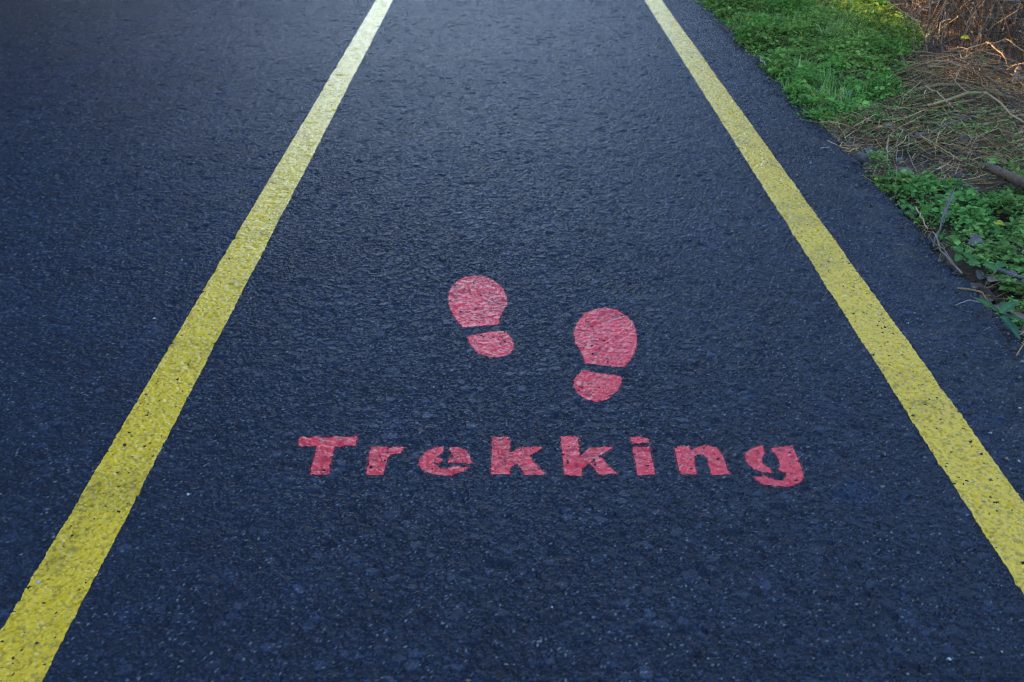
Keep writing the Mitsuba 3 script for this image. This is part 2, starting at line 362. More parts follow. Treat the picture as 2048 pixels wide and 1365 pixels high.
WORD = [
    ('T', [[(-0.541, 2.203),(-0.389, 2.202),(-0.389, 2.16),(-0.443, 2.16),(-0.438, 2.034),(-0.488, 2.035),(-0.489, 2.161),(-0.539, 2.161)]]),
    ('r', [[(-0.349, 2.156),(-0.305, 2.156),(-0.305, 2.142),(-0.289, 2.152),(-0.258, 2.155),(-0.27, 2.12),(-0.287, 2.122),(-0.298, 2.106),(-0.302, 2.079),(-0.303, 2.033),(-0.347, 2.034)]]),
    ('e', [[(-0.16, 2.157),(-0.185, 2.149),(-0.207, 2.126),(-0.219, 2.096),(-0.219, 2.073),(-0.209, 2.052),(-0.192, 2.037),(-0.165, 2.028),(-0.135, 2.029),(-0.11, 2.042),(-0.091, 2.062),(-0.125, 2.064),(-0.143, 2.055),(-0.163, 2.059),(-0.176, 2.076),(-0.181, 2.084),(-0.158, 2.084),(-0.159, 2.101),(-0.173, 2.108),(-0.167, 2.121),(-0.158, 2.133)], [(-0.145, 2.155),(-0.124, 2.152),(-0.103, 2.14),(-0.09, 2.115),(-0.085, 2.08),(-0.145, 2.083),(-0.144, 2.1),(-0.132, 2.107),(-0.137, 2.122),(-0.144, 2.133)]]),
    ('k, the first k', [[(-0.034, 2.198),(0.013, 2.198),(0.012, 2.122),(0.037, 2.146),(0.095, 2.152),(0.092, 2.142),(0.061, 2.111),(0.071, 2.088),(0.1, 2.033),(0.098, 2.029),(0.05, 2.029),(0.029, 2.08),(0.012, 2.06),(0.012, 2.03),(-0.035, 2.03)]]),
    ('k, the second k', [[(0.147, 2.198),(0.192, 2.199),(0.192, 2.108),(0.219, 2.146),(0.277, 2.151),(0.275, 2.141),(0.243, 2.109),(0.257, 2.075),(0.281, 2.03),(0.234, 2.028),(0.213, 2.078),(0.193, 2.061),(0.191, 2.028),(0.147, 2.029)]]),
    ('i', [[(0.33, 2.195),(0.377, 2.198),(0.375, 2.167),(0.33, 2.165)], [(0.331, 2.151),(0.375, 2.152),(0.374, 2.029),(0.33, 2.03)]]),
    ('n', [[(0.438, 2.149),(0.478, 2.151),(0.478, 2.132),(0.503, 2.149),(0.528, 2.153),(0.55, 2.141),(0.557, 2.117),(0.558, 2.078),(0.559, 2.028),(0.513, 2.026),(0.515, 2.09),(0.509, 2.112),(0.496, 2.115),(0.484, 2.103),(0.479, 2.073),(0.478, 2.029),(0.441, 2.027),(0.436, 2.048)]]),
    ('g', [[(0.667, 2.153),(0.639, 2.141),(0.62, 2.123),(0.613, 2.1),(0.613, 2.067),(0.625, 2.045),(0.639, 2.035),(0.665, 2.032),(0.664, 2.052),(0.651, 2.072),(0.655, 2.1),(0.667, 2.116)], [(0.687, 2.14),(0.745, 2.149),(0.746, 2.105),(0.744, 2.032),(0.738, 2.009),(0.722, 1.99),(0.691, 1.978),(0.655, 1.977),(0.628, 1.989),(0.616, 2.011),(0.62, 2.018),(0.642, 2.019),(0.659, 2.011),(0.674, 2.005),(0.694, 2.009),(0.699, 2.032),(0.684, 2.046),(0.695, 2.066),(0.695, 2.083),(0.694, 2.106),(0.689, 2.122)]]),
]
for name, which, text in (('footprint', ('L', 'LH'), 'red stencilled left shoe print, the farther of the two prints above the lettering'),
                          ('footprint', ('R', 'RH'), 'red stencilled right shoe print, the nearer of the two prints above the lettering')):
    t = thing(name, text, 'footprint')
    for part, q in zip(('sole', 'heel'), which):
        obj(part, stencil_mesh([rounded(FEET[q])], 301), 'mat_red', t, smooth=False)
t = thing('painted_word', 'red stencilled word Trekking painted across the asphalt between the yellow lines', 'lettering')
for letter, polys in WORD:
    tag(obj('letter', stencil_mesh(polys, 341), 'mat_red', t, smooth=False), f'red stencilled letter {letter}')

# ---------------------------------------------------------------- ground beyond the road
def soil_z(x, y):
    e = x - x_edge(y)
    z = -0.045 + 0.045 * sstep(0.0, 0.16, e) + 0.05 * (nz(x, y, 2.2, 50, 3) - 0.5) + 0.035 * (nz(x, y, 11, 51, 3) - 0.5) * sstep(0, .2, e)
    z = z + 0.11 * np.exp(-(((x - 2.5) / 0.42) ** 2 + ((y - 5.25) / 0.55) ** 2))            # the heap of cuttings
    z = z - 0.05 * np.exp(-(((x - 1.80) / 0.20) ** 2 + ((y - 4.40) / 0.22) ** 2))           # bare hollow with stones
    z = z - 0.07 * np.exp(-(((x - 1.97) / 0.12) ** 2 + ((y - 3.68) / 0.14) ** 2))           # hole in the ground cover
    z = z - 0.05 * np.exp(-(((x - 1.72) / 0.14) ** 2 + ((y - 3.02) / 0.22) ** 2))           # leaf litter hollow
    z = z + 0.04 * np.exp(-(((x - 2.2) / 0.5) ** 2 + ((y - 6.6) / 0.9) ** 2))
    return z - 0.16 * np.clip(x - 3.0, 0, 6) * sstep(2.9, 3.6, x)

xs = np.r_[np.arange(1.56, 3.3, 0.016), np.arange(3.3, 9, 0.12)]
ys = np.r_[np.arange(-6, 1.8, 0.15), np.arange(1.8, 9.4, 0.017), np.arange(9.4, 30, 0.3)]
X, Y, F = grid(xs, ys)
V = np.stack([X, Y, soil_z(X, Y)], -1).reshape(-1, 3)
obj('verge_soil', (V, F), 'mat_soil', smooth=True)
tag('verge_soil', 'dark brown bare soil of the verge beside the asphalt', kind='structure')

X, Y, F = grid(np.linspace(-400, 400, 41), np.linspace(-400, 400, 41))
obj('ground', (np.stack([X, Y, X * 0 - 1.6], -1).reshape(-1, 3), F), 'mat_hill')
tag('ground', 'rough ground around the road', kind='structure')

def hill_z(x, y):
    rise = 1 - sstep(-15.0, -5.5, x)
    return -0.35 + 0.3 * (1 - sstep(-4.9, -4.5, x)) + (RIDGE + 0.25 * (nz(y, 0.3, 0.11, 61) - .5)) * rise + 0.25 * (nz(x, y, 0.8, 62, 3) - .5) * rise
RIDGE = 6.75
X, Y, F = grid(np.r_[np.arange(-60, -16, 4), np.arange(-16, -4.4, 0.4)], np.arange(-120, 140, 1.5))
obj('hillside', (np.stack([X, Y, hill_z(X, Y)], -1).reshape(-1, 3), F), 'mat_hill', smooth=True)
tag('hillside', 'grassy hillside rising on the left of the road', kind='structure')

# ---------------------------------------------------------------- green cover
def scatter(n, box, keep, seed):
    """Points in the box (x0, x1, y0, y1) where keep(x, y) in 0..1 lets them stand."""
    g = R(seed)
    p = np.stack([g.uniform(box[0], box[1], n), g.uniform(box[2], box[3], n)], 1)
    return p[g.random(n) < keep(p[:, 0], p[:, 1])], g

def soft(poly, width=0.10):
    """A mask that falls off over the width around the outline, with a ragged edge."""
    g = shapely.Polygon(poly)
    def keep(x, y):
        q = shapely.points(x + 0.16 * (nz(x, y, 6, 70, 3) - .5), y + 0.24 * (nz(x, y, 6, 71, 3) - .5))
        d = shapely.distance(q, g.exterior) * np.where(shapely.contains(g, q), 1, -1)
        return sstep(-width, width, d)
    return keep

def tilted(n, g, tilt):
    a, t = g.uniform(0, 2 * np.pi, n), np.abs(g.normal(0, tilt, n))
    return np.stack([np.sin(t) * np.cos(a), np.sin(t) * np.sin(a), np.cos(t)], 1)

def heading(n, g, lift=0.25):
    a = g.uniform(0, 2 * np.pi, n)
    return np.stack([np.cos(a), np.sin(a), g.normal(0, lift, n)], 1)

def greens(n, g, x, y, base, spread=0.5):
    """Leaf colours, drifting from clump to clump, a few of them yellowed."""
    k = 2.2 * (0.30 + 1.0 * nz(x, y, 5, 80, 3) + 0.9 * g.random(n) ** 2.5 + spread * (g.random(n) - .5))[:, None]
    c = np.array(base) * k
    c = c * (1 - .35 * (nz(x, y, 3.3, 81, 2) > .55)[:, None] * np.array([.6, 0, .2]))
    yel = g.random(n) < 0.012
    c[yel] = np.array([.32, .27, .03]) * g.uniform(.6, 1.2, (yel.sum(), 1))
    return np.clip(c, 0.004, 0.6)

def cover(p, g, height, size, base, per=3, tilt=0.5, shape=LEAF4):
    """Low leafy plants: at each point one stalk with a few leaflets round its top."""
    n = len(p)
    x, y = p[:, 0], p[:, 1]
    h = height * (0.10 + 1.9 * sstep(.25, .8, nz(x, y, 5, 82, 3))) * g.uniform(.4, 1.15, n)
    top = np.column_stack([p, soil_z(x, y) + h])
    P = np.repeat(top, per, 0)
    m = len(P)
    a = np.repeat(g.uniform(0, 2 * np.pi, n), per) + np.tile(np.arange(per) * 2 * np.pi / per, n) + g.normal(0, .3, m)
    D = np.stack([np.cos(a), np.sin(a), g.normal(-.05, .3, m)], 1)
    L = size * np.repeat(g.uniform(.55, 1.35, n), per) * g.uniform(.8, 1.2, m)
    C = greens(m, g, P[:, 0], P[:, 1], base)
    return leaf_batch(P, D, np.repeat(tilted(n, g, tilt * .5), per, 0) + g.normal(0, tilt * .4, (m, 3)), L, L * g.uniform(.7, 1.0, m), C, shape)

UPPER = [(1.66, 5.00), (1.62, 5.6), (1.64, 7), (1.64, 9.3), (3.05, 9.3), (2.98, 8.4), (2.84, 7.0), (2.62, 6.45), (2.42, 6.05), (2.20, 5.6), (2.02, 5.15), (1.85, 5.02)]
keep = soft(UPPER, 0.07)
p, g = scatter(14000, (1.55, 3.2, 4.8, 9.3), keep, 401)
a1 = cover(p, g, 0.072, 0.022, (0.082, 0.132, 0.025), 3)
p, g = scatter(5200, (1.55, 3.2, 4.8, 9.3), keep, 402)
a2 = cover(p, g, 0.080, 0.034, (0.078, 0.120, 0.024), 2, shape=LEAF6)
ye = g.uniform(5.0, 9.2, 2600)
p = np.column_stack([x_edge(ye) + g.normal(.03, .035, 2600) * (.4 + 1.2 * nz(ye, 4.4, 5, 98)), ye])
p = p[nz(p[:, 1], 7.1, 4, 99) > .40]
a3 = cover(p, g, 0.040, 0.022, (0.082, 0.132, 0.025), 3)
a1 = join([a1, a3])
obj('clover', join([a1, a2])[:2], 'mat_leaf', color=join([a1, a2])[2])
tag('clover', 'bright green clover and small broad leaves on the verge beside the far part of the road', 'clover', kind='stuff')

p, g = scatter(52000, (1.55, 3.2, 4.8, 9.3), lambda x, y: keep(x, y) * sstep(.38, .62, nz(x, y, 2.4, 83, 3)) + .10 * keep(x, y), 403)
n = len(p)
L = g.uniform(.04, .11, n) * (0.25 + 1.5 * sstep(.3, .75, nz(p[:, 0], p[:, 1], 4.5, 84)))
C = greens(n, g, p[:, 0], p[:, 1], (0.118, 0.165, 0.042))
dry = g.random(n) < .11
C[dry] = np.array([.26, .21, .11]) * g.uniform(.6, 1.1, (dry.sum(), 1))
b = blade_batch(np.column_stack([p, soil_z(p[:, 0], p[:, 1]) - .005]), heading(n, g), L, g.uniform(.003, .006, n), g.uniform(.2, 1.1, n), C)
obj('grass', b[:2], 'mat_leaf', color=b[2])
tag('grass', 'long fresh green grass in tufts along the far part of the verge', 'grass', kind='stuff')

LOWER = [(1.64, 4.22), (1.72, 4.28), (1.84, 4.22), (1.93, 4.02), (2.06, 3.98), (2.5, 4.2), (3.1, 4.2), (3.2, 2.0), (1.9, 2.2), (1.84, 2.95), (1.73, 3.16), (1.70, 3.33), (1.655, 3.55), (1.64, 3.95)]
hole = [(1.97, 3.70), (1.86, 3.42), (2.06, 3.52)]
low = soft(LOWER, 0.05)
def keep_low(x, y):
    k = low(x, y) * (0.45 + 0.55 * sstep(.30, .48, nz(x, y, 9, 85, 3)))
    for hx, hy in hole:
        k = k * (1 - .9 * np.exp(-(((x - hx) / .05) ** 2 + ((y - hy) / .06) ** 2)))
    return k
p, g = scatter(15000, (1.58, 3.1, 2.1, 4.4), keep_low, 404)
a1 = cover(p, g, 0.055, 0.015, (0.076, 0.118, 0.028), 3, .6)
p, g = scatter(7000, (1.58, 3.1, 2.1, 4.4), keep_low, 405)
a2 = cover(p, g, 0.065, 0.025, (0.068, 0.108, 0.026), 3, .5, LEAF6)
extra = [(1.57, 3.10, .03, 40), (1.79, 2.98, .05, 90), (1.71, 2.90, .04, 60), (1.66, 4.15, .04, 70), (1.95, 4.66, .05, 60), (2.18, 4.88, .12, 320), (2.08, 5.20, .12, 420), (2.35, 5.80, .10, 260), (1.90, 5.02, .09, 160), (2.5, 4.5, .2, 200), (2.3, 4.1, .12, 200), (2.75, 5.95, .10, 90), (1.73, 4.43, .03, 40)]
px = np.vstack([np.column_stack([g.normal(x, s, n), g.normal(y, s * 1.3, n)]) for x, y, s, n in extra])
px = px[px[:, 0] > x_edge(px[:, 1]) - .01]
a3 = cover(px, g, 0.045, 0.020, (0.076, 0.118, 0.028), 3, .6)
al = join([a1, a2, a3])
obj('ground_cover', al[:2], 'mat_leaf', color=al[2])
tag('ground_cover', 'low dark green weeds covering the verge nearest the camera', 'ground cover', kind='stuff')

# ---------------------------------------------------------------- straw, crumbs, grit
def lying(p, g, L, lift, k=4, bend=.34):
    """Polylines of stalks lying about at the points, following the soil with some lift."""
    n = len(p)
    a = g.uniform(0, np.pi, n)
    t = np.linspace(-.5, .5, k)
    off = bend * (t * t - .08)[None] * g.normal(0, 1, (n, 1))
    x = p[:, :1] + L[:, None] * (np.cos(a)[:, None] * t - np.sin(a)[:, None] * off)
    y = p[:, 1:] + L[:, None] * (np.sin(a)[:, None] * t + np.cos(a)[:, None] * off)
    z = soil_z(x, y) * .35 + soil_z(p[:, :1], p[:, 1:]) * .65 + lift[:, None] + (g.normal(0, .34, (n, 1)) * t) * L[:, None] + .004
    return np.stack([x, y, np.maximum(z, soil_z(x, y) + .001)], -1)

BAND = [(1.60, 4.98), (1.64, 5.10), (1.95, 5.18), (2.10, 5.30), (2.25, 5.7), (2.45, 6.1), (2.9, 6.2), (3.4, 5.6), (3.2, 4.2), (2.3, 4.15), (2.1, 4.35), (1.95, 4.5), (1.80, 4.75)]
DIRT = [(1.60, 5.0), (1.9, 5.0), (2.2, 4.6), (2.3, 4.1), (1.95, 4.0), (1.7, 4.2), (1.62, 4.3)]
band, dirt = soft(BAND, .12), soft(DIRT, .08)
STRAW = np.array([[.49, .29, .115], [.37, .215, .085], [.27, .15, .06], [.18, .09, .038], [.53, .35, .165]])
p, g = scatter(9500, (1.55, 3.4, 4.0, 6.3), lambda x, y: band(x, y) * (.35 + .65 * sstep(.4, .6, nz(x, y, 4, 86))), 406)
p2, _ = scatter(1000, (1.55, 2.4, 3.9, 5.1), dirt, 407)
ye = g.uniform(1.9, 9.0, 800)
p3 = np.column_stack([x_edge(ye) + g.normal(.035, .035, 800), ye])
p4, _ = scatter(1500, (1.6, 3.1, 5, 9.3), keep, 411)
p5, _ = scatter(260, (1.05, 1.6, 1.4, 9.0), lambda x, y: np.clip((x - 1.15) / .45, 0, 1) ** 3, 412)
p = np.vstack([p, p2, p3, p4]); n = len(p)
L = g.gamma(3, .035, n) + .03
Q = lying(p, g, L, g.uniform(0, .05, n) * band(p[:, 0], p[:, 1]) + .004)
rad = np.repeat((g.uniform(.0007, .0019, n))[:, None], 4, 1)
C = STRAW[g.integers(0, 5, n)] * (.30 + 1.25 * g.random((n, 1)) ** 1.2)
L5 = g.uniform(.008, .035, len(p5))
a5 = g.uniform(0, np.pi, len(p5))
Q5 = np.stack([np.column_stack([p5[:, 0] + np.cos(a5) * L5 * t, p5[:, 1] + np.sin(a5) * L5 * t]) for t in (-.5, -.17, .17, .5)], 1)
Q5 = np.concatenate([Q5, (np.maximum(road_z(Q5[..., 0], Q5[..., 1]), soil_z(Q5[..., 0], Q5[..., 1])) + .0022)[..., None]], 2)
Q, rad, C = np.vstack([Q, Q5]), np.vstack([rad, np.full((len(p5), 4), .0009)]), np.vstack([C, STRAW[g.integers(0, 4, len(p5))] * .6])
b = tube_batch(Q, rad, C, 3)
obj('dry_straw', b[:2], 'mat_dry', color=b[2])
tag('dry_straw', 'pale dry straw and broken stalks strewn over the bare soil', 'straw', kind='stuff')

ICO = trimesh.creation.icosphere(subdivisions=1)
def pebbles(P, S, C, g):
    n = len(P)
    V = ICO.vertices[None] * (1 + .22 * g.normal(0, 1, (n, len(ICO.vertices), 1))) * S[:, None] + P[:, None]
    F = ICO.faces[None] + (np.arange(n) * len(ICO.vertices))[:, None, None]
    return V.reshape(-1, 3), F.reshape(-1, 3), np.repeat(C, len(ICO.vertices), 0)
g = R(408)
p, _ = scatter(1500, (1.58, 3.0, 2.4, 5.2), lambda x, y: np.maximum(dirt(x, y), .25), 409)
ye = g.uniform(1.8, 9.2, 900)
pe = np.column_stack([x_edge(ye) + np.abs(g.normal(.0, .035, 900)), ye])
ye = g.uniform(1.5, 9.0, 1500)
pr = np.column_stack([x_edge(ye) - g.gamma(1.3, .035, 1500), ye])
pr = pr[nz(pr[:, 0], pr[:, 1], 5, 97) > .45]
p = np.vstack([p, pe, pr]); n = len(p)
S = g.gamma(2, .0022, (n, 1)) + .002
S[len(p) - len(pr):] *= .45
C = np.array([[.075, .055, .042], [.048, .034, .025], [.11, .082, .06], [.03, .026, .024]])[g.integers(0, 4, n)] * g.uniform(.6, 1.4, (n, 1))
zp = np.where(p[:, 0] < x_edge(p[:, 1]), road_z(p[:, 0], p[:, 1]), soil_z(p[:, 0], p[:, 1]))
b = pebbles(np.column_stack([p, zp + S[:, 0] * .4]), S * g.uniform(.6, 1.2, (n, 3)), C, g)
obj('soil_crumbs', b[:2], 'mat_stone', color=b[2])
tag('soil_crumbs', 'crumbs of earth and gravel along the broken asphalt edge', 'gravel', kind='stuff')

n = 360
y = 1.35 + 7.2 * g.random(n) ** 1.6
x = np.where(g.random(n) < .62, x_edge(y) - g.gamma(1.6, .22, n), g.uniform(-2.6, 1.5, n))
S = g.gamma(2.2, .0006, (n, 1)) + .0009
C = np.array([[.30, .28, .25], [.26, .17, .09], [.18, .15, .12], [.36, .35, .33]])[g.integers(0, 4, n)] * g.uniform(.4, 1.0, (n, 1))
b = pebbles(np.column_stack([x, y, road_z(x, y) + S[:, 0] * .5]), S * g.uniform(.6, 1.5, (n, 3)) * [1, 1, .7], C, g)
obj('road_grit', b[:2], 'mat_stone', color=b[2])
tag('road_grit', 'pale grit and crumbs scattered on the asphalt', 'grit', kind='stuff')

# ---------------------------------------------------------------- stones, log, sticks, leaves that can be told apart
def stone(name, label, x, y, r, colour, seed, group=None, flat=.7, sink=.35):
    s = trimesh.creation.icosphere(subdivisions=3)
    v = s.vertices * np.array([1, R(seed).uniform(.75, 1.05), flat])
    v = v * (1 + .55 * (meshkit.fbm(v * 1.3 + seed * 3.1, 3, seed) - .5))[:, None]
    for q in unit(R(seed + 1).normal(0, 1, (6, 3))):                      # a few flat broken faces
        d = v @ q
        v = v - np.clip(d - .72, 0, 9)[:, None] * q * .8
    v = v * r + [x, y, float(soil_z(np.array(x), np.array(y))) + r * flat * (1 - 2 * sink) ]
    c = np.array(colour) * (0.7 + .6 * meshkit.fbm(v * 40, 3, seed))[:, None]
    k = obj(name, (v, s.faces), 'mat_stone', smooth=True, color=c)
    tag(k, label, 'stone', group)
stone('stone', 'dark grey stone, the largest of those half buried in the bare soil above the weeds', 1.815, 4.34, .052, (.10, .078, .055), 11)
stone('stone', 'round pale grey stone sitting on top of the bare soil below the straw', 1.905, 4.84, .026, (.20, .16, .13), 12, flat=.85, sink=.1)
stone('stone', 'pale stone between two dry sticks on the bare soil', 1.975, 4.70, .020, (.19, .155, .125), 13)
stone('stone', 'brown stone resting against the broken asphalt edge', 1.685, 4.56, .045, (.085, .07, .06), 14)
stone('stone', 'grey stone wedged at the asphalt edge beside the brown one', 1.628, 4.52, .030, (.12, .098, .08), 15)
stone('stone', 'small grey stone under the straw at the start of the bare patch', 1.665, 4.93, .030, (.12, .098, .08), 16)
stone('stone', 'bluish grey chip of stone lying in the bare soil', 1.745, 4.61, .016, (.19, .21, .17), 17)
stone('stone', 'dark stone at the asphalt edge beside the long dry stem', 1.615, 3.57, .040, (.075, .062, .055), 18)
stone('stone', 'purple grey stone in the soil in front of the twig heap', 2.19, 4.62, .040, (.09, .066, .058), 19)
stone('stone', 'grey lump in the grass near the thicket', 2.27, 7.10, .045, (.16, .14, .12), 20, sink=.1)
g = R(500)
for i in range(26):
    y = g.uniform(4.15, 4.9); x = 1.63 + (g.random() ** 1.4) * .42
    rr = g.uniform(.010, .024)
    stone('small_stone', f"{'bigger' if rr > .017 else 'tiny'} dull stone {'close to' if x < 1.72 else 'away from'} the asphalt at the {'near' if y < 4.4 else 'far' if y > 4.65 else 'middle'} of the bare soil", x, y, rr, np.array([.10, .08, .062]) * g.uniform(.6, 1.5), 40 + i, 'small stones in the bare soil')

def stick(name, label, pts, r0, r1, colour, seed, cat='stick', group=None, amp=.006, k=9, lift=True, twigs=0):
    """A stick through points given as (x, y, height above the soil)."""
    g = R(seed)
    q = np.asarray(pts, float)
    if lift:
        q = np.column_stack([q[:, :2], q[:, 2] + np.where(q[:, 0] > x_edge(q[:, 1]) + .02, soil_z(q[:, 0], q[:, 1]), 0)])
    Q = wob(q, k, min(amp, .012 * np.linalg.norm(q[-1] - q[0])), g)
    r0, r1 = (r0, r1) if cat in ('log', 'twig') else (r0 * .60, r1 * .60)
    rad = np.linspace(r0, r1, k) * g.uniform(.88, 1.12, k)
    V, F, C = tube_batch(Q[None], rad[None], np.array([colour]), 14 if cat == 'log' else 6, cap=True)
    C = C * (0.35 + 1.3 * meshkit.fbm(V * [45, 45, 45], 3, seed))[:, None]
    if cat == 'log':
        V = V + .006 * (meshkit.fbm(V * 60, 3, seed + 1) - .5)[:, None] * [1, 1, 2]
    ps = [(V, F, C)]
    for j in range(twigs):
        i = g.integers(1, k - 1)
        d = unit(g.normal(0, 1, 3) + unit(Q[-1] - Q[0])) * g.uniform(.05, .18)
        t = wob([Q[i], Q[i] + d * .6, Q[i] + d + [0, 0, g.normal(0, .02)]], 5, .004, g)
        v, f, c = tube_batch(t[None], np.linspace(r1, r1 * .4, 5)[None], np.array([colour]), 4)
        ps.append((v, f, c))
    V, F, C = join(ps)
    key = obj(name, (V, F), 'mat_bark', smooth=True, color=C)
    return tag(key, label, cat, group)
PALE, GREY, BROWN, DARK, RED = (.39, .24, .115), (.23, .15, .088), (.24, .135, .056), (.066, .048, .037), (.13, .065, .05)
stick('stick', 'pale barkless branch lying across the front of the twig heap', [(2.14, 5.00, .06), (2.30, 4.98, .10), (2.42, 4.93, .09), (2.46, 4.73, .06), (2.62, 4.55, .03)], .012, .006, PALE, 601, twigs=3)
stick('stick', 'long thin pale stick sloping down towards the log behind the stones', [(2.19, 5.20, .07), (2.22, 4.98, .07), (2.28, 4.74, .03)], .007, .004, PALE, 602, twigs=2)
stick('stick', 'long dark bare branch leaning out of the thicket over the twig heap', [(2.30, 5.95, .02), (2.55, 6.10, .10), (2.85, 6.25, .17), (3.5, 6.6, .24)], .013, .008, DARK, 603, twigs=5, k=14)
stick('stick', 'second grey branch leaning out of the thicket just below the dark one', [(2.45, 5.75, .05), (2.70, 5.86, .12), (3.0, 6.05, .15), (3.6, 6.2, .22)], .008, .005, GREY, 604, twigs=4, k=14)
stick('stick', 'thin pale crooked branch rising to a bend above the heap on its right', [(2.52, 5.66, .13), (2.72, 5.72, .20), (2.80, 5.70, .23), (2.88, 5.55, .19), (2.92, 5.50, .18)], .006, .004, PALE, 605, k=14)
stick('stick', 'reddish straight shoot standing on the twig heap', [(2.50, 5.82, .16), (2.51, 5.60, .13), (2.50, 5.38, .07)], .008, .005, RED, 606)
stick('stick', 'thin brown shoot running down the right of the heap to the broken stump end', [(2.66, 5.62, .20), (2.66, 5.40, .16), (2.64, 5.25, .11)], .006, .004, BROWN, 607)
stick('stick', 'thick dull branch lying across the foot of the heap', [(2.15, 5.22, .05), (2.32, 5.13, .08), (2.55, 4.98, .05)], .017, .011, BROWN, 608, twigs=2)
stick('stick', 'thick grey branch half sunk in straw above the bare soil', [(1.98, 4.70, .02), (2.12, 4.76, .03), (2.34, 4.86, .04)], .019, .013, (.15, .12, .10), 609)
stick('stick', 'short split piece of pale wood stuck upright on the bare soil', [(1.86, 4.72, .03), (1.775, 4.47, .02)], .009, .006, PALE, 610)
stick('stick', 'thin straight grey stick propped on the bare soil beside the split piece', [(1.885, 4.68, .04), (1.83, 4.49, .01)], .005, .004, GREY, 611)
stick('stick', 'slightly bent grey stem running down to the tip of the weeds', [(1.945, 4.70, .04), (1.90, 4.55, .02), (1.87, 4.34, .02)], .006, .004, GREY, 612)
stick('stick', 'straight pale stalk lying right of the big dark stone', [(1.99, 4.72, .03), (2.055, 4.53, .02)], .006, .005, PALE, 613)
stick('stick', 'curving grey stem lying along the far rim of the bare patch', [(1.585, 4.93, .03), (1.68, 4.97, .045), (1.76, 5.08, .05), (1.84, 5.11, .03)], .006, .004, PALE, 614, k=12)
stick('stick', 'long reddish stem arching over the bare patch', [(1.76, 5.02, .05), (1.86, 5.0, .09), (2.0, 4.92, .06), (2.10, 4.80, .02)], .006, .004, RED, 615, k=12)
stick('stick', 'grey dry stem lying along the asphalt edge beside the near weeds', [(1.612, 3.50, .035), (1.588, 3.36, .03), (1.585, 3.27, .02), (1.600, 3.18, .012)], .0055, .0062, (.19, .135, .095), 616, twigs=1)
stick('stick', 'thin yellowish stalk ending at the asphalt edge above the grey dry stem', [(1.625, 3.72, .05), (1.600, 3.52, .04)], .005, .004, PALE, 617)
stick('stick', 'short brown stalk poking out of the litter onto the asphalt', [(1.535, 3.06, .012), (1.60, 3.02, .02), (1.64, 2.97, .02)], .006, .005, BROWN, 618)
stick('stick', 'weathered grey strip of wood behind the dead leaves', [(1.72, 3.25, .03), (1.80, 3.12, .035), (1.93, 2.95, .03)], .012, .012, (.13, .115, .10), 619, amp=.002)
stick('stick', 'thin curled white stalk at the rim of the asphalt', [(1.485, 2.945, .006), (1.53, 2.955, .02), (1.56, 2.94, .018)], .0025, .002, (.30, .26, .21), 620)
stick('stick', 'pale straw stub lying on the asphalt beside the far bare patch', [(1.50, 4.60, .004), (1.545, 4.61, .004)], .003, .003, (.45, .40, .33), 621, lift=False)
stick('stick', 'pale dry stalk lying at the rim of the far grass', [(1.60, 6.35, .03), (1.585, 6.15, .025), (1.61, 6.03, .02)], .008, .006, (.34, .24, .19), 622)
stick('stick', 'pale stick standing in the grass above the bare patch', [(1.765, 5.15, .01), (1.75, 5.18, .11)], .004, .003, PALE, 623)
stick('stick', 'brown twig with a broken end crossing the near corner of the asphalt', [(1.53, 2.60, .01), (1.60, 2.68, .03), (1.70, 2.80, .04)], .004, .003, BROWN, 624)
stick('stump_end', 'pale splintered stump end at the right of the twig heap', [(2.66, 5.22, .04), (2.69, 5.28, .09), (2.72, 5.33, .12)], .014, .019, (.20, .14, .09), 625, 'stump', amp=.003, k=6, twigs=2)
stick('log', 'short reddish brown log lying in the weeds at the right', [(2.08, 4.16, .07), (2.14, 4.0, .06), (2.22, 3.80, .05)], .019, .022, (.13, .072, .042), 626, 'log', amp=.002, k=36)

# heap of cut twigs: one object each
g = R(700)
for i in range(190):
    near = g.random() < .30
    x, y = (g.normal(2.25, .25), g.normal(4.75, .25)) if near else (g.normal(2.55, .24), g.normal(5.40, .32))
    if x < x_edge(y) + .08 or x > 3.3:
        continue
    a = g.normal(-.35, .75) if g.random() < .6 else g.uniform(0, 2 * np.pi)
    L = g.gamma(4, .055) + .06
    bump = np.exp(-(((x - 2.53) / .35) ** 2 + ((y - 5.4) / .45) ** 2))
    z = g.uniform(.005, .03) + bump * g.uniform(.0, .15)
    d = np.array([math.cos(a), math.sin(a)]) * L / 2
    t = g.normal(0, .22) * L / 2
    mid = np.array([x, y]) + g.normal(0, .10, 2) * L
    ci = g.integers(0, 7)
    col, word = [PALE, GREY, BROWN, DARK, RED, BROWN, GREY][ci], ['pale', 'grey', 'brown', 'dark', 'reddish', 'brown', 'grey'][ci]
    r = g.uniform(.0016, .0042)
    size = 'short' if L < .20 else 'long' if L > .34 else 'medium'
    where = ('left end' if x < 2.12 else 'right end' if x > 2.4 else 'middle') if near else ('far flank' if y > 5.65 else 'near foot' if y < 5.12 else 'left flank' if x < 2.42 else 'right flank' if x > 2.68 else 'crown')
    stick('dry_twig', f'{size} {word} twig at the {where} of the loose straw before the heap' if near else f'{size} {word} twig on the {where} of the heap of cuttings',
          [(x - d[0], y - d[1], max(.004, z - t)), (mid[0], mid[1], z + .02), (x + d[0], y + d[1], max(.004, z + t))], r, r * .6, np.array(col) * g.uniform(.6, 1.15), 710 + i, 'twig',
          'twigs in the loose straw' if near else 'twigs in the heap of cuttings', k=7, twigs=int(g.random() < .4))

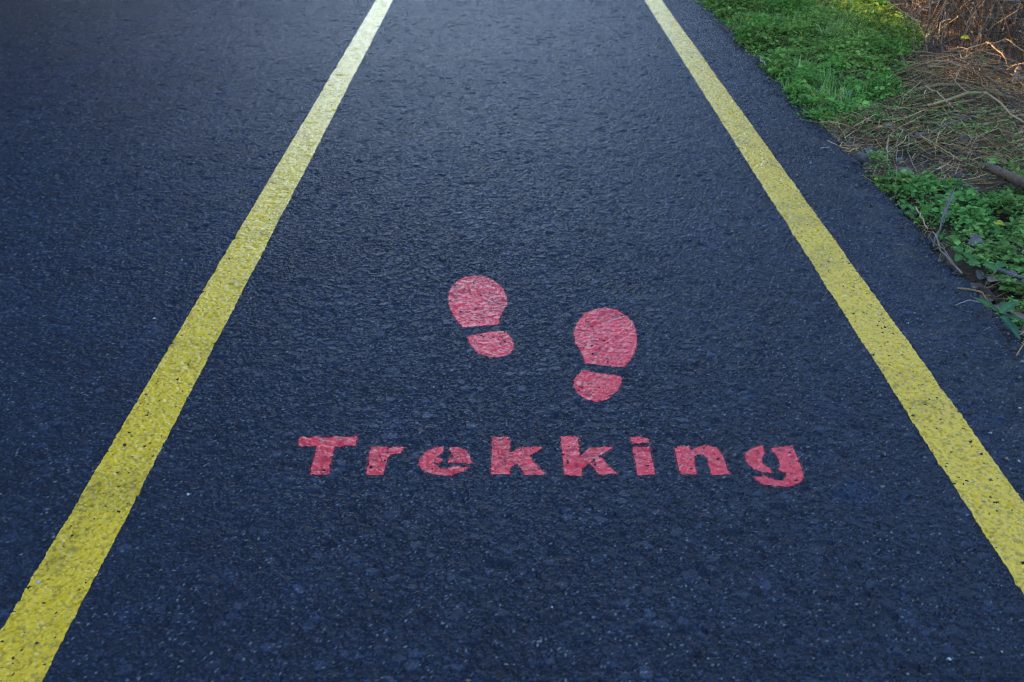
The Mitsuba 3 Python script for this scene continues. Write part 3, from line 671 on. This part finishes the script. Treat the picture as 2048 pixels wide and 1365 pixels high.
def big_leaf(name, parent, base, direction, normal, L, W, colour, seed, curl=.25, n=9, mat='mat_leaf'):
    """One leaf with a folded midrib, a wavy rim and a drooping tip."""
    g = R(seed)
    d = unit(np.asarray(direction, float)); s = unit(np.cross(normal, d)); u = np.cross(d, s)
    t = np.linspace(0, 1, n)
    half = W * np.sin(np.pi * np.clip(t * .93 + .07, 0, 1)) ** .8 * (1 - .25 * t)
    rows = []
    ph = g.uniform(0, 6)
    for q, fold in ((-1, .22), (-.5, .08), (0, 0), (.5, .08), (1, .22)):
        rows.append(np.asarray(base) + d * (t * L)[:, None] + s * (q * half)[:, None] + u * (abs(q) * fold * W * np.sin(t * 3 + .3) - curl * L * t * t * .5 + .07 * W * abs(q) * np.sin(t * 14 + ph + q))[:, None])
    v = np.stack(rows, 1).reshape(-1, 3)
    _, _, f = grid(np.arange(5), np.arange(n))
    rib = np.tile(np.array([1, 1, 1.35, 1, 1]), n)[:, None]
    c = np.array(colour) * rib * (.55 + .9 * meshkit.fbm(v * 60, 2, seed))[:, None]
    return obj(name, (v, f), mat, parent, smooth=True, color=c)

t = thing('dock_plant', 'weed with a few long green leaves reaching over the asphalt edge', 'plant')
for i, (b, d, L, W, c) in enumerate([((1.600, 2.885, .012), (-.62, .55, .35), .105, .028, (.06, .13, .045)), ((1.600, 2.87, .015), (.62, .45, .25), .105, .034, (.075, .15, .06)),
                                     ((1.590, 2.84, .020), (.05, -1, -.02), .150, .028, (.06, .125, .065)), ((1.60, 2.86, .01), (.8, -.5, .1), .09, .024, (.05, .12, .05))]):
    big_leaf('leaf', t, b, d, (0, 0, 1), L * .85, W * .62, c, 800 + i)
t = thing('weed_seedling', 'weed with three broad green leaves standing in the dead leaves', 'plant')
for i, (b, d, L, W) in enumerate([((1.665, 3.175, .05), (.35, -.8, .05), .075, .028), ((1.655, 3.18, .05), (-.8, .1, .1), .06, .024), ((1.70, 3.16, .045), (.9, .3, .15), .07, .024)]):
    big_leaf('leaf', t, b, d, (0, -.2, 1), L * .8, W * .75, (.08, .16, .05), 810 + i)
t = thing('broad_leaf_weed', 'weed with broad bright green leaves at the asphalt rim below the grey dry stem', 'plant')
for i, (b, d, L, W) in enumerate([((1.64, 3.30, .04), (-.3, .8, .2), .075, .034), ((1.645, 3.285, .04), (.4, -.9, -.1), .08, .034), ((1.64, 3.29, .03), (-.7, -.6, -.1), .07, .030), ((1.65, 3.38, .05), (-.6, .5, .1), .07, .034)]):
    big_leaf('leaf', t, b, d, (0, -.2, 1), L * .62, W * .62, (.08, .17, .045), 820 + i)

g = R(830)
DEAD = np.array([[.12, .07, .055], [.15, .092, .07], [.085, .058, .05], [.18, .095, .065], [.08, .048, .04]])
for i in range(64):
    u = g.random()
    y = 2.68 + .55 * u
    ci = g.integers(0, 5)
    x = x_edge(y) + .05 + g.random() * (.10 + .12 * (1 - u)) + .0
    z = float(soil_z(np.array(x), np.array(y))) + g.uniform(.008, .03)
    k = big_leaf('dead_leaf', None, (x, y, z), heading(1, g, .15)[0], tilted(1, g, .45)[0], g.uniform(.05, .10), g.uniform(.018, .034), DEAD[ci], 840 + i, curl=g.uniform(-.5, .5), mat='mat_dry')
    tag(k, f"{('brown', 'reddish brown', 'dark', 'rusty', 'blackish')[ci]} dead leaf {'touching' if x < x_edge(y) + .09 else 'set back from'} the asphalt, {'near end' if u < .35 else 'far end' if u > .7 else 'middle'} of the leaf litter", 'dead leaf', 'dead leaves beside the near asphalt edge')
for i, (x, y, z, c, text) in enumerate([
        (1.72, 4.02, .05, (.42, .40, .10), 'pale yellow leaf lying on the weeds below the big dark stone'),
        (1.90, 3.62, .07, (.45, .36, .05), 'yellow leaf lying in the weeds near the right border of the picture'),
        (1.66, 3.83, .03, (.12, .085, .06), 'brown withered leaf at the asphalt edge above the yellowish stalk'),
        (2.03, 4.58, .03, (.32, .19, .07), 'orange brown leaf lying in the straw left of the twig heap'),
        (1.68, 5.45, .05, (.30, .32, .03), 'upright yellow green leaf in the clover at the asphalt edge'),
        (2.66, 5.95, .20, (.42, .42, .03), 'yellow leaf caught on the grey branch above the twig heap'),
        (1.86, 5.32, .06, (.05, .11, .09), 'long bluish green leaf lying flat in the clover'),
        (1.56, 3.68, .01, (.20, .13, .09), 'small brown leaf on the asphalt rim'),
        (1.745, 3.38, .06, (.10, .075, .075), 'curled purple brown leaf lying among the near weeds')]):
    k = big_leaf('fallen_leaf', None, (x, y, float(soil_z(np.array(x), np.array(y))) + z), heading(1, g, .2)[0], tilted(1, g, .4)[0], g.uniform(.05, .075), g.uniform(.020, .03), c, 890 + i, mat='mat_leaf' if c[1] > .1 else 'mat_dry')
    tag(k, text, 'leaf')
t = thing('seed_head', 'grey feathery dead seed head leaning over the near weeds', 'seed head')
Q = wob([(1.60, 3.44, .0), (1.66, 3.55, .05), (1.74, 3.68, .11)], 7, .003, g)
b = tube_batch(Q[None], np.linspace(.0035, .002, 7)[None], np.array([[.16, .12, .09]]), 5)
obj('stalk', b[:2], 'mat_dry', t, color=b[2])
n = 60
s = g.uniform(.35, 1, n)
P0 = np.stack([np.interp(s, np.linspace(0, 1, 7), Q[:, i]) for i in range(3)], 1)
P1 = P0 + unit(Q[-1] - Q[0]) * g.uniform(.03, .06, (n, 1)) + g.normal(0, .010, (n, 3))
b = tube_batch(np.stack([P0, (P0 + P1) / 2 + g.normal(0, .003, (n, 3)), P1], 1), np.full((n, 3), .0008), np.tile([[.17, .135, .105]], (n, 1)), 3)
k = obj('bristles', b[:2], 'mat_dry', t, color=b[2]); tag(k, kind='stuff')

# ---------------------------------------------------------------- thicket on the right, trees on the left
def branchlets(roots, dirs, lens, g, k=5, droop=.1):
    n = len(roots)
    t = np.linspace(0, 1, k)[None, :, None]
    w = np.cumsum(g.normal(0, .055, (n, k, 3)), 1) * lens[:, None, None]
    w[:, 0] = 0
    Q = roots[:, None] + dirs[:, None] * lens[:, None, None] * t + w
    Q[..., 2] -= droop * lens[:, None] * (t[..., 0] ** 2)
    return Q

def shrub(label, x, y, height, seed, stems=6, spread=.5, leaf=(.26, .14, .06), n1=16, n2=7, leaves=900, yellow=0):
    g = R(seed)
    t = thing('shrub', label, 'shrub', None)
    z0 = float(soil_z(np.array(x), np.array(y))) if x < 9 else 0
    lev1 = []
    for s in range(stems):
        a = g.uniform(0, 2 * np.pi)
        foot = np.array([x + .16 * g.normal(), y + .16 * g.normal(), z0 - .03])
        lean = np.array([math.cos(a), math.sin(a), 0]) * spread * g.uniform(.2, 1)
        h = height * g.uniform(.7, 1.05)
        Q = wob([foot, foot + lean * .35 * h * .5 + [0, 0, h * .45], foot + lean * h * .6 + [0, 0, h]], 9, .03, g)
        col = np.array([.11, .085, .065]) * g.uniform(.6, 1.3)
        r0 = g.uniform(.010, .024)
        V, F, C = tube_batch(Q[None], np.linspace(r0, .004, 9)[None], col[None], 6)
        obj('stem', (V, F), 'mat_bark', t, smooth=True, color=C * (.7 + .6 * meshkit.fbm(V * 25, 2, seed))[:, None])
        u = g.uniform(.03, .98, n1)
        P = np.stack([np.interp(u, np.linspace(0, 1, 9), Q[:, i]) for i in range(3)], 1)
        D = unit(heading(n1, g, .1) + [0, 0, .35])
        lev1.append(branchlets(P, D, g.uniform(.25, .75, n1) * (1.1 - .4 * u), g, 6, .15))
    L1 = np.vstack(lev1)
    m = len(L1) * n2
    pick = np.repeat(np.arange(len(L1)), n2)
    seg, fr = g.integers(1, 5, m), g.random((m, 1))
    P = L1[pick, seg] * (1 - fr) + L1[pick, seg + 1] * fr
    D = unit(L1[pick, 5] - L1[pick, 0] + .5 * g.normal(0, 1, (m, 3)))
    L2 = branchlets(P, D, g.uniform(.08, .34, m), g, 4, .1)
    cols = np.array([[.16, .115, .08], [.11, .08, .065], [.20, .155, .11], [.085, .065, .055]])
    c1 = cols[g.integers(0, 4, len(L1))] * g.uniform(.6, 1.2, (len(L1), 1)); c2 = cols[g.integers(0, 4, m)] * g.uniform(.6, 1.3, (m, 1))
    b = join([tube_batch(L1, np.linspace(.0045, .0018, 6)[None] * g.uniform(.7, 1.4, (len(L1), 1)), c1, 4), tube_batch(L2, np.linspace(.0019, .0009, 4)[None] * np.ones((m, 1)), c2, 3)])
    k = obj('twigs', b[:2], 'mat_dry', t, color=b[2]); tag(k, kind='stuff')
    n = leaves
    i = g.integers(0, m, n)
    P = L2[i, g.integers(1, 4, n)]
    C = np.array(leaf) * g.uniform(.4, 1.3, (n, 1)) * np.array([1, 1, 1]) + g.uniform(0, .03, (n, 1))
    Lf = g.uniform(.010, .024, n)
    b = leaf_batch(P, heading(n, g, .6) - [0, 0, .5], heading(n, g, 1.0), Lf, Lf * g.uniform(.4, .8, n), C, LEAF2)
    k = obj('withered_leaves', b[:2], 'mat_leaf', t, color=b[2]); tag(k, 'brown withered leaves', kind='stuff')
    if yellow:
        i = g.integers(0, m, yellow)
        P = L2[i, 3]
        P = P[P[:, 2] < .9] if (P[:, 2] < .9).sum() > 4 else P
        n = len(P); Lf = g.uniform(.025, .045, n)
        b = leaf_batch(P, heading(n, g, .4), tilted(n, g, .9), Lf, Lf * .9, np.array([[.36, .36, .03]]) * g.uniform(.5, 1.2, (n, 1)), LEAF6)
        k = obj('yellow_leaves', b[:2], 'mat_leaf', t, color=b[2]); tag(k, 'last yellow leaves', kind='stuff')
    return t
shrub('leafless brown shrub with dark stems right of the grass, the middle one of the thicket', 2.98, 6.75, 2.4, 901, 8, yellow=14)
shrub('leafless brown shrub at the top border of the picture where grass and thicket meet', 3.15, 8.0, 2.5, 902, 8, leaf=(.30, .17, .08))
shrub('sunlit straw coloured shrub in the top right corner of the thicket', 3.75, 7.4, 2.6, 903, 9, leaf=(.40, .24, .10), leaves=1800, yellow=40)
shrub('dim leafless shrub at the right border behind the twig heap', 3.25, 5.75, 2.2, 904, 8, yellow=18)
shrub('shrub of bare twigs behind the sunlit one, farthest from the road', 4.5, 8.9, 2.8, 905, 8, leaves=1400)

p, g = scatter(5200, (2.45, 6.0, 5.6, 12.0), lambda x, y: sstep(0.0, .35, x - 2.50 - .10 * np.clip(y - 6.2, 0, 9) + .35 * np.clip(6.6 - y, 0, 1)) * sstep(.25, .6, nz(x, y, 2.5, 95)), 950)
n = len(p)
L = g.gamma(5, .09, n) + .12
top = np.column_stack([p, soil_z(p[:, 0], p[:, 1])])
lean = g.normal(0, .32, (n, 3)) * [1, 1, 0]
Q = np.stack([top + (lean * s * s + np.array([0, 0, 1.0]) * (s - .12 * s * s)) * L[:, None] + (g.normal(0, .02, (n, 3)) if 0 < s < 1 else 0) for s in (0, .33, .66, 1)], 1)
C = np.array([[.22, .155, .095], [.30, .22, .14], [.13, .092, .065], [.36, .27, .17], [.09, .065, .048]])[g.integers(0, 5, n)] * g.uniform(.5, 1.1, (n, 1))
b1 = tube_batch(Q, np.repeat(g.uniform(.0012, .0030, (n, 1)), 4, 1), C, 3)
m = n * 3
i, s = np.repeat(np.arange(n), 3), g.integers(1, 4, n * 3)
Lf = g.uniform(.012, .035, m)
b2 = leaf_batch(Q[i, s], heading(m, g, .7), heading(m, g, 1.0), Lf, Lf * g.uniform(.25, .6, m), np.clip(C[i] * g.uniform(.8, 1.9, (m, 1)), 0, .5), LEAF2)
b = join([b1, b2])
obj('dead_weeds', b[:2], 'mat_leaf', color=b[2])
tag('dead_weeds', 'dense thicket floor of brown dead weed stalks at the top right', 'dead weeds', kind='stuff')
for i, (x, y) in enumerate([(3.0, 9.9), (3.5, 4.4), (3.3, 3.0), (3.3, 1.4), (4.1, 5.0)]):
    t = shrub('leafless brown shrub right of the road outside the picture, ' + ('beyond the thicket', 'second nearest behind the heap', 'level with the near weeds', 'level with the camera', 'farther back from the road')[i], x, y, 1.8, 910 + i, 7, n1=14, n2=6, leaves=900)
    tag(t, group='shrubs beside the road outside the picture')

def tree(label, x, y, h, seed, group=None):
    g = R(seed)
    t = thing('tree', label, 'tree', group)
    z0 = float(hill_z(np.array(x), np.array(y)) if x < 0 else soil_z(np.array(x), np.array(y)))
    Q = wob([(x, y, z0 - .2), (x + .2, y, z0 + h * .5), (x, y + .3, z0 + h * .95)], 9, .06, g)
    b = tube_batch(Q[None], np.linspace(.20, .03, 9)[None], np.array([[.08, .06, .045]]), 8)
    trunk = obj('trunk', b[:2], 'mat_bark', t, smooth=True, color=b[2])
    n = 30
    u = g.uniform(.2, .95, n)
    P = np.stack([np.interp(u, np.linspace(0, 1, 9), Q[:, i]) for i in range(3)], 1)
    L1 = branchlets(P, unit(heading(n, g, .2) + [0, 0, .3]), (1.15 - u) * h * .45, g, 6, .1)
    b = tube_batch(L1, np.linspace(.05, .012, 6)[None] * np.ones((n, 1)), np.tile([[.08, .06, .045]], (n, 1)), 5)
    obj('limbs', b[:2], 'mat_bark', t, color=b[2])
    m = 9000
    P = L1[g.integers(0, n, m), g.integers(1, 6, m)] + g.normal(0, .28, (m, 3))
    Lf = g.uniform(.18, .32, m)
    b = leaf_batch(P, heading(m, g, .6), heading(m, g, 1.0), Lf, Lf * .7, np.array([[.022, .034, .014]]) * g.uniform(.5, 1.5, (m, 1)), LEAF2)
    k = obj('crown', b[:2], 'mat_leaf', t, color=b[2]); tag(k, kind='stuff')
for i, (x, y, h) in enumerate([(-7.0, 8.0, 7.0), (-6.8, 11.0, 11.0), (-6.9, 14.5, 8.0), (-8.0, 30.0, 8.0)]):
    tree(f"dark leafy tree left of the road, {('nearest', 'second nearest', 'third nearest', 'farthest')[i]} of the row", x, y, h, 930 + i, 'trees on the left of the road outside the picture')
for i, (x, y, h) in enumerate([(4.8, 12.5, 4.5), (5.2, 17.0, 5.5), (5.4, 23.0, 7.0)]):
    tree(f"dark leafy tree right of the road beyond the thicket, {('nearest', 'middle one', 'farthest')[i]} of three", x, y, h, 940 + i, 'trees on the right of the road beyond the picture')
